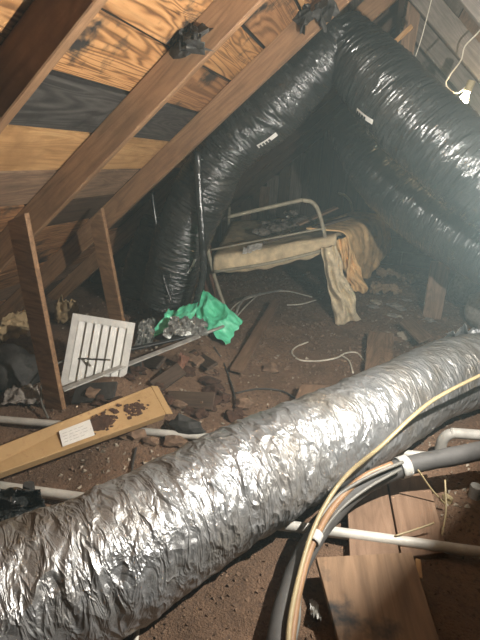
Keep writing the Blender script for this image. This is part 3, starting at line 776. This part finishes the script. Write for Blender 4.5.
# ---------------------------------------------------------------- left corner rubbish
T(obj('black_bag', crumple([G(-40, 545, .05), G(46, 520, .05), G(40, 488, .20), G(-40, 484, .24)], 40, 26, .05, 4, 21, .08), M['black'], smooth=False, solid=.004), 'torn black plastic at the left edge above the foil duct', 'plastic')
mb = MB(); mb.tube([GZ(30, 505, .02), GZ(29, 498, .10), G(29, 484, .17)], lambda s: .028-.008*s, 12, True, lambda L, t, p: .006*noise.noise(p*40)); T(obj('black_stub', mb, M['tar']), 'charred black stub standing on the white pipe at left', 'stub')
mb = MB(); mb.blob(GZ(10, 372, .07), .17, 3, .3, 2.5, (1.2, 1, .85), 8); T(obj('black_bag', mb, M['tar'], smooth=True), 'dark plastic bag behind the tall left upright board', 'bag')
T(obj('white_rag', crumple([GZ(0, 408, .02), GZ(42, 404, .02), GZ(38, 388, .05), GZ(8, 390, .05)], 22, 14, .03, 4, 31, .1), M['wool'], smooth=True, solid=.004), 'dirty white rag on the floor by the left pipe', 'rag')
T(obj('kraft_paper', crumple([G(54, 318, .05), G(80, 318, .05), G(76, 296, .30), G(58, 297, .30)], 18, 18, .05, 3, 41, .1), M['kraft'], smooth=True, solid=.004), 'crumpled kraft paper behind the white vent', 'paper')
T(obj('kraft_paper', crumple([G(-6, 336, .10), G(28, 332, .10), G(27, 306, .30), G(2, 312, .30)], 18, 18, .05, 3, 43, .1), M['kraft'], smooth=True, solid=.004), 'crumpled kraft paper at left edge behind the upright board', 'paper')

# ---------------------------------------------------------------- clumps stuck on rafters
def clump(u, v, Y, r, seed, label, n=9):
    random.seed(seed); mb = MB(); c = AY(u, v, Y)
    for k in range(n):
        q = Quaternion(Vector((R_(-1, 1), R_(-1, 1), R_(-1, 1))).normalized(), R_(0, 3)).to_matrix()
        mb.blob(c+Vector((R_(-1, 1), R_(-.15, .15), R_(-.7, .7)))*r, R_(.3, .75)*r, 2, .9, 3.2, (1.2, .35, .8), seed+k, q)
    T(obj('tar_paper_clump', mb, M['tar']), label, 'clump')
clump(183, 40, RY[1]-.03, .065, 50, 'black tarry clump stuck to the middle rafter')
clump(314, 14, RY[2]-.03, .075, 70, 'black tarry clump stuck to the rafter above the ducts', 10)
random.seed(21)

# ---------------------------------------------------------------- right roof: hanging bulb, brace, string
YBu = 3.55; BS = 1.45
bulb = thing('light_bulb', AY(463, 101, YBu)); T(bulb, 'lit warm bulb hanging at the right roof slope', 'light bulb')
c = AY(463, 101, YBu); mb = MB(); prof = [(h*BS, r*BS) for h, r in [(-.028, .004), (-.024, .013), (-.016, .020), (-.003, .023), (.010, .020), (.026, .013), (.04, .011)]]
up_ = Vector((.25, 0, 1)).normalized(); sx = Vector((1, 0, -.25)).normalized(); sy = up_.cross(sx)
n = 20; vs_ = [c+up_*h+(sx*math.cos(6.2832*k/n)+sy*math.sin(6.2832*k/n))*r for h, r in prof for k in range(n)]
mb.add(vs_, [(i*n+k, i*n+(k+1) % n, (i+1)*n+(k+1) % n, (i+1)*n+k) for i in range(len(prof)-1) for k in range(n)]+[tuple(range(n)), tuple((len(prof)-1)*n+k for k in range(n))])
obj('glass', mb, M['bulb'], bulb, smooth=True)
mb = MB(); mb.tube([c+up_*.058, c+up_*.07, c+up_*.12], .024, 16); obj('socket', mb, M['yellowc'], bulb, smooth=False)
tp = c+up_*.12
tube_part('cord', [tp, AY(457, 93, YBu), AY(446, 85, YBu), AY(450, 75, YBu), AY(461, 60, YBu+.05), AY(465, 46, YBu+.05), AY(480, 30, YBu+.05), AY(500, 0, YBu+.05)], .0050, M['wirew'], bulb)
ba, bb = AY(404, 66, 4.1), AY(420, -25, 4.1); board('brace_board', ba, bb, .10, .03, M['w_old'], 'upright brace board between the ducts and the ridge', 'board', up=Vector((0, -1, 0)))
flex('hanging_string', [AY(411, 70, 3.3), AY(422, 36, 3.3), AY(434, -10, 3.3)], .0026, M['wirew'], 'thin straight pale string hanging near the ridge', 'string')
board('brace_board', AY(384, 52, 3.9), AY(412, 26, 3.9), .03, .03, M['w_tan'], 'short pale brace end beside the upper duct', 'board')

# ---------------------------------------------------------------- insulation rolls at right
mb = MB(); q = GZ(462, 306); mb.blob(q+Vector((0, .1, .16)), .2, 3, .25, 2, (.8, .8, 1.0), 5); T(obj('insulation_bundle', mb, M['wool'], smooth=True), 'grey bundle of insulation beneath the lower right duct', 'insulation')
mb = MB(); q = GZ(482, 330); mb.blob(q+Vector((0, .05, .16)), .2, 3, .25, 2, (.8, .8, 1.1), 15); T(obj('insulation_bundle', mb, M['wool'], smooth=True), 'grey bundle of insulation at the right edge behind foil duct', 'insulation')
T(obj('foil_scrap', crumple([GZ(436, 352, .05), GZ(490, 360, .05), G(492, 326, .42), G(446, 328, .38)], 40, 28, .035, 4, 61, .1), M['foil'], smooth=False, solid=.003), 'crumpled foil wrapping bunched on the duct at right', 'foil')

# ---------------------------------------------------------------- clamp work lamp just past the right edge (holds the main light)
wl = thing('work_lamp', (LAMP.x, LAMP.y, LAMP.z-.12)); T(wl, 'round metal clamp work lamp just past the right edge', 'lamp')
def lathe(prof, c, ax_, n=36):
    mb = MB(); u_ = ax_.cross(Vector((0, 0, 1))).normalized(); w_ = ax_.cross(u_)
    mb.add([c+ax_*h+(u_*math.cos(6.28319*k/n)+w_*math.sin(6.28319*k/n))*r for h, r in prof for k in range(n)],
           [(i*n+k, i*n+(k+1) % n, (i+1)*n+(k+1) % n, (i+1)*n+k) for i in range(len(prof)-1) for k in range(n)]); return mb
obj('reflector', lathe([(-.075, .022), (-.07, .05), (-.05, .085), (-.024, .110), (.003, .122)], LAMP, LAMPAX), M['cableg'], wl, smooth=True, solid=.002)
obj('socket', lathe([(-.16, .001), (-.16, .02), (-.075, .022), (-.06, .018), (-.06, .001)], LAMP, LAMPAX, 20), M['cableb'], wl)
hk = LAMP-LAMPAX*.14; tube_part('arm', [hk, hk+Vector((.02, 0, .2)), hk+Vector((.03, 0, (W-hk.x)*TN-hk.z-.06))], .006, M['cableb'], wl)

# ---------------------------------------------------------------- rubble
def chunk(u, v, r, mt, label, group=None, sq=(1.2, 1, .7), seed=None, dz=.0):
    mb = MB(); q = GZ(u, v); mb.blob(q+Vector((0, 0, r*.35+dz)), r, 2, .45, 2.2, sq, seed or random.random()*40)
    return T(obj('rubble_chunk', mb, mt), label, 'rubble', group)
chunk(404, 339, .06, M['pale'], 'pale broken lump beside the board behind foil duct')
chunk(370, 354, .035, M['pale'], 'small pale lump left of the board behind foil duct')
chunk(362, 339, .04, M['rock'], 'brown lump lying near the pale looped wire')
chunk(270, 371, .05, M['rock'], 'brown lump on the bare dirt near the narrow board')
chunk(187, 436, .06, M['tar'], 'black charred lump sitting on the white pipe behind box', sq=(1.7, 1, .7), dz=.04)
chunk(181, 372, .05, M['w_red'], 'reddish brown splinter lump in the rubble heap', sq=(.5, .5, 1.3), dz=.05)
for k in range(46):
    if k < 26: u, v = R_(85, 215), R_(352, 408)
    else: u, v = R_(130, 250), R_(400, 462)
    chunk(u, v, R_(.025, .06), M['soil'] if k % 3 else M['rock'], 'dark crumbling clod in the heap between the vent and cardboard box' if k < 26 else 'dark clod in the dirt between the box end and foil duct', 'clods behind the cardboard box' if k < 26 else 'clods below the cardboard box')
for k in range(44):
    u, v = R_(372, 432), R_(272, 345); 
    chunk(u, v, R_(.02, .055), random.choice([M['rock'], M['pale'], M['rock'], M['wool']]), 'broken dusty fragment in the rubble right of the bed', 'fragments right of the bed', sq=(1.4, 1, .4))
for k, (u, v, lb_) in enumerate(((388, 276, 'tan cloth scrap on the rubble nearest the blanket'), (414, 281, 'yellowish cloth scrap on the rubble near the prop board'), (384, 292, 'small orange rag at the foot of the blanket'))):
    q = GZ(u, v, .05); s = .16
    T(obj('cloth_scrap', crumple([q+Vector((-s, -s*.7, 0)), q+Vector((s, -s*.6, 0)), q+Vector((s*.8, s*.7, .03)), q+Vector((-s*.8, s*.6, .03))], 18, 16, .045, 4, 80+k, .12), M['rag'], smooth=False, solid=.004), lb_, 'cloth')
for (u, v, L_, wd_, rz, ti, mtn, lb_) in ((118, 372, .30, .12, 20, .5, 'tar', 'black charred slab leaning at the foot of white vent'), (150, 362, .26, .10, -30, .6, 'w_rafter_dark', 'dark charred board piece below the metal strip'),
        (168, 378, .22, .09, 60, .5, 'w_rafter_dark', 'dark splintered board piece in the middle of the heap'), (95, 392, .24, .12, 10, .3, 'tar', 'black slab behind the left half of the cardboard box'),
        (205, 362, .26, .08, -50, .35, 'w_rafter_dark', 'dark board piece lying below the green bag'), (190, 400, .28, .10, 5, .15, 'w_rafter_dark', 'dark flat board right of the box end'), (183, 366, .15, .04, 80, 1.1, 'w_red', 'reddish broken stick standing in the heap')):
    q = GZ(u, v, .035); d_ = Vector((math.cos(math.radians(rz)), math.sin(math.radians(rz)), ti*.5)).normalized()
    board('board_fragment', q-d_*L_/2, q+d_*L_/2, wd_, .02, M[mtn], lb_, 'board', up=Vector((R_(-.4, .4), -.6, 1)), jit=.012)
# crumbs: too many to count
mb = MB(); TET = [Vector(p) for p in ((1, 1, 1), (1, -1, -1), (-1, 1, -1), (-1, -1, 1))]
def crumbs(n, fn):
    mb = MB()
    for k in range(n):
        x, y, s = fn(); q = Quaternion(Vector((R_(-1, 1), R_(-1, 1), R_(-1, 1))).normalized(), R_(0, 6.28))
        c = Vector((x, y, hz(x, y)+s*.3)); a = R_(.5, 1.6)
        mb.add([c+(q @ Vector((p.x*a, p.y, p.z*.6)))*s for p in TET], [(0,1,2),(0,3,1),(0,2,3),(1,3,2)])
    return mb
def f1():
    y = .6+5.5*R_(0, 1)**1.3; return R_(-1.6-.2*y, .9+.15*y), y, R_(.002, .004+.0022*y)
T(obj('dirt_crumbs', crumbs(9000, f1), M['rock']), 'small brown crumbs and chips strewn over the dirt floor', 'debris', kind='stuff')
def f2():
    q = G(R_(60, 470), R_(270, 520)); return q.x, q.y, R_(.003, .010)
T(obj('pale_crumbs', crumbs(900, f2), M['pale']), 'tiny pale flakes strewn over the dirt floor', 'debris', kind='stuff')
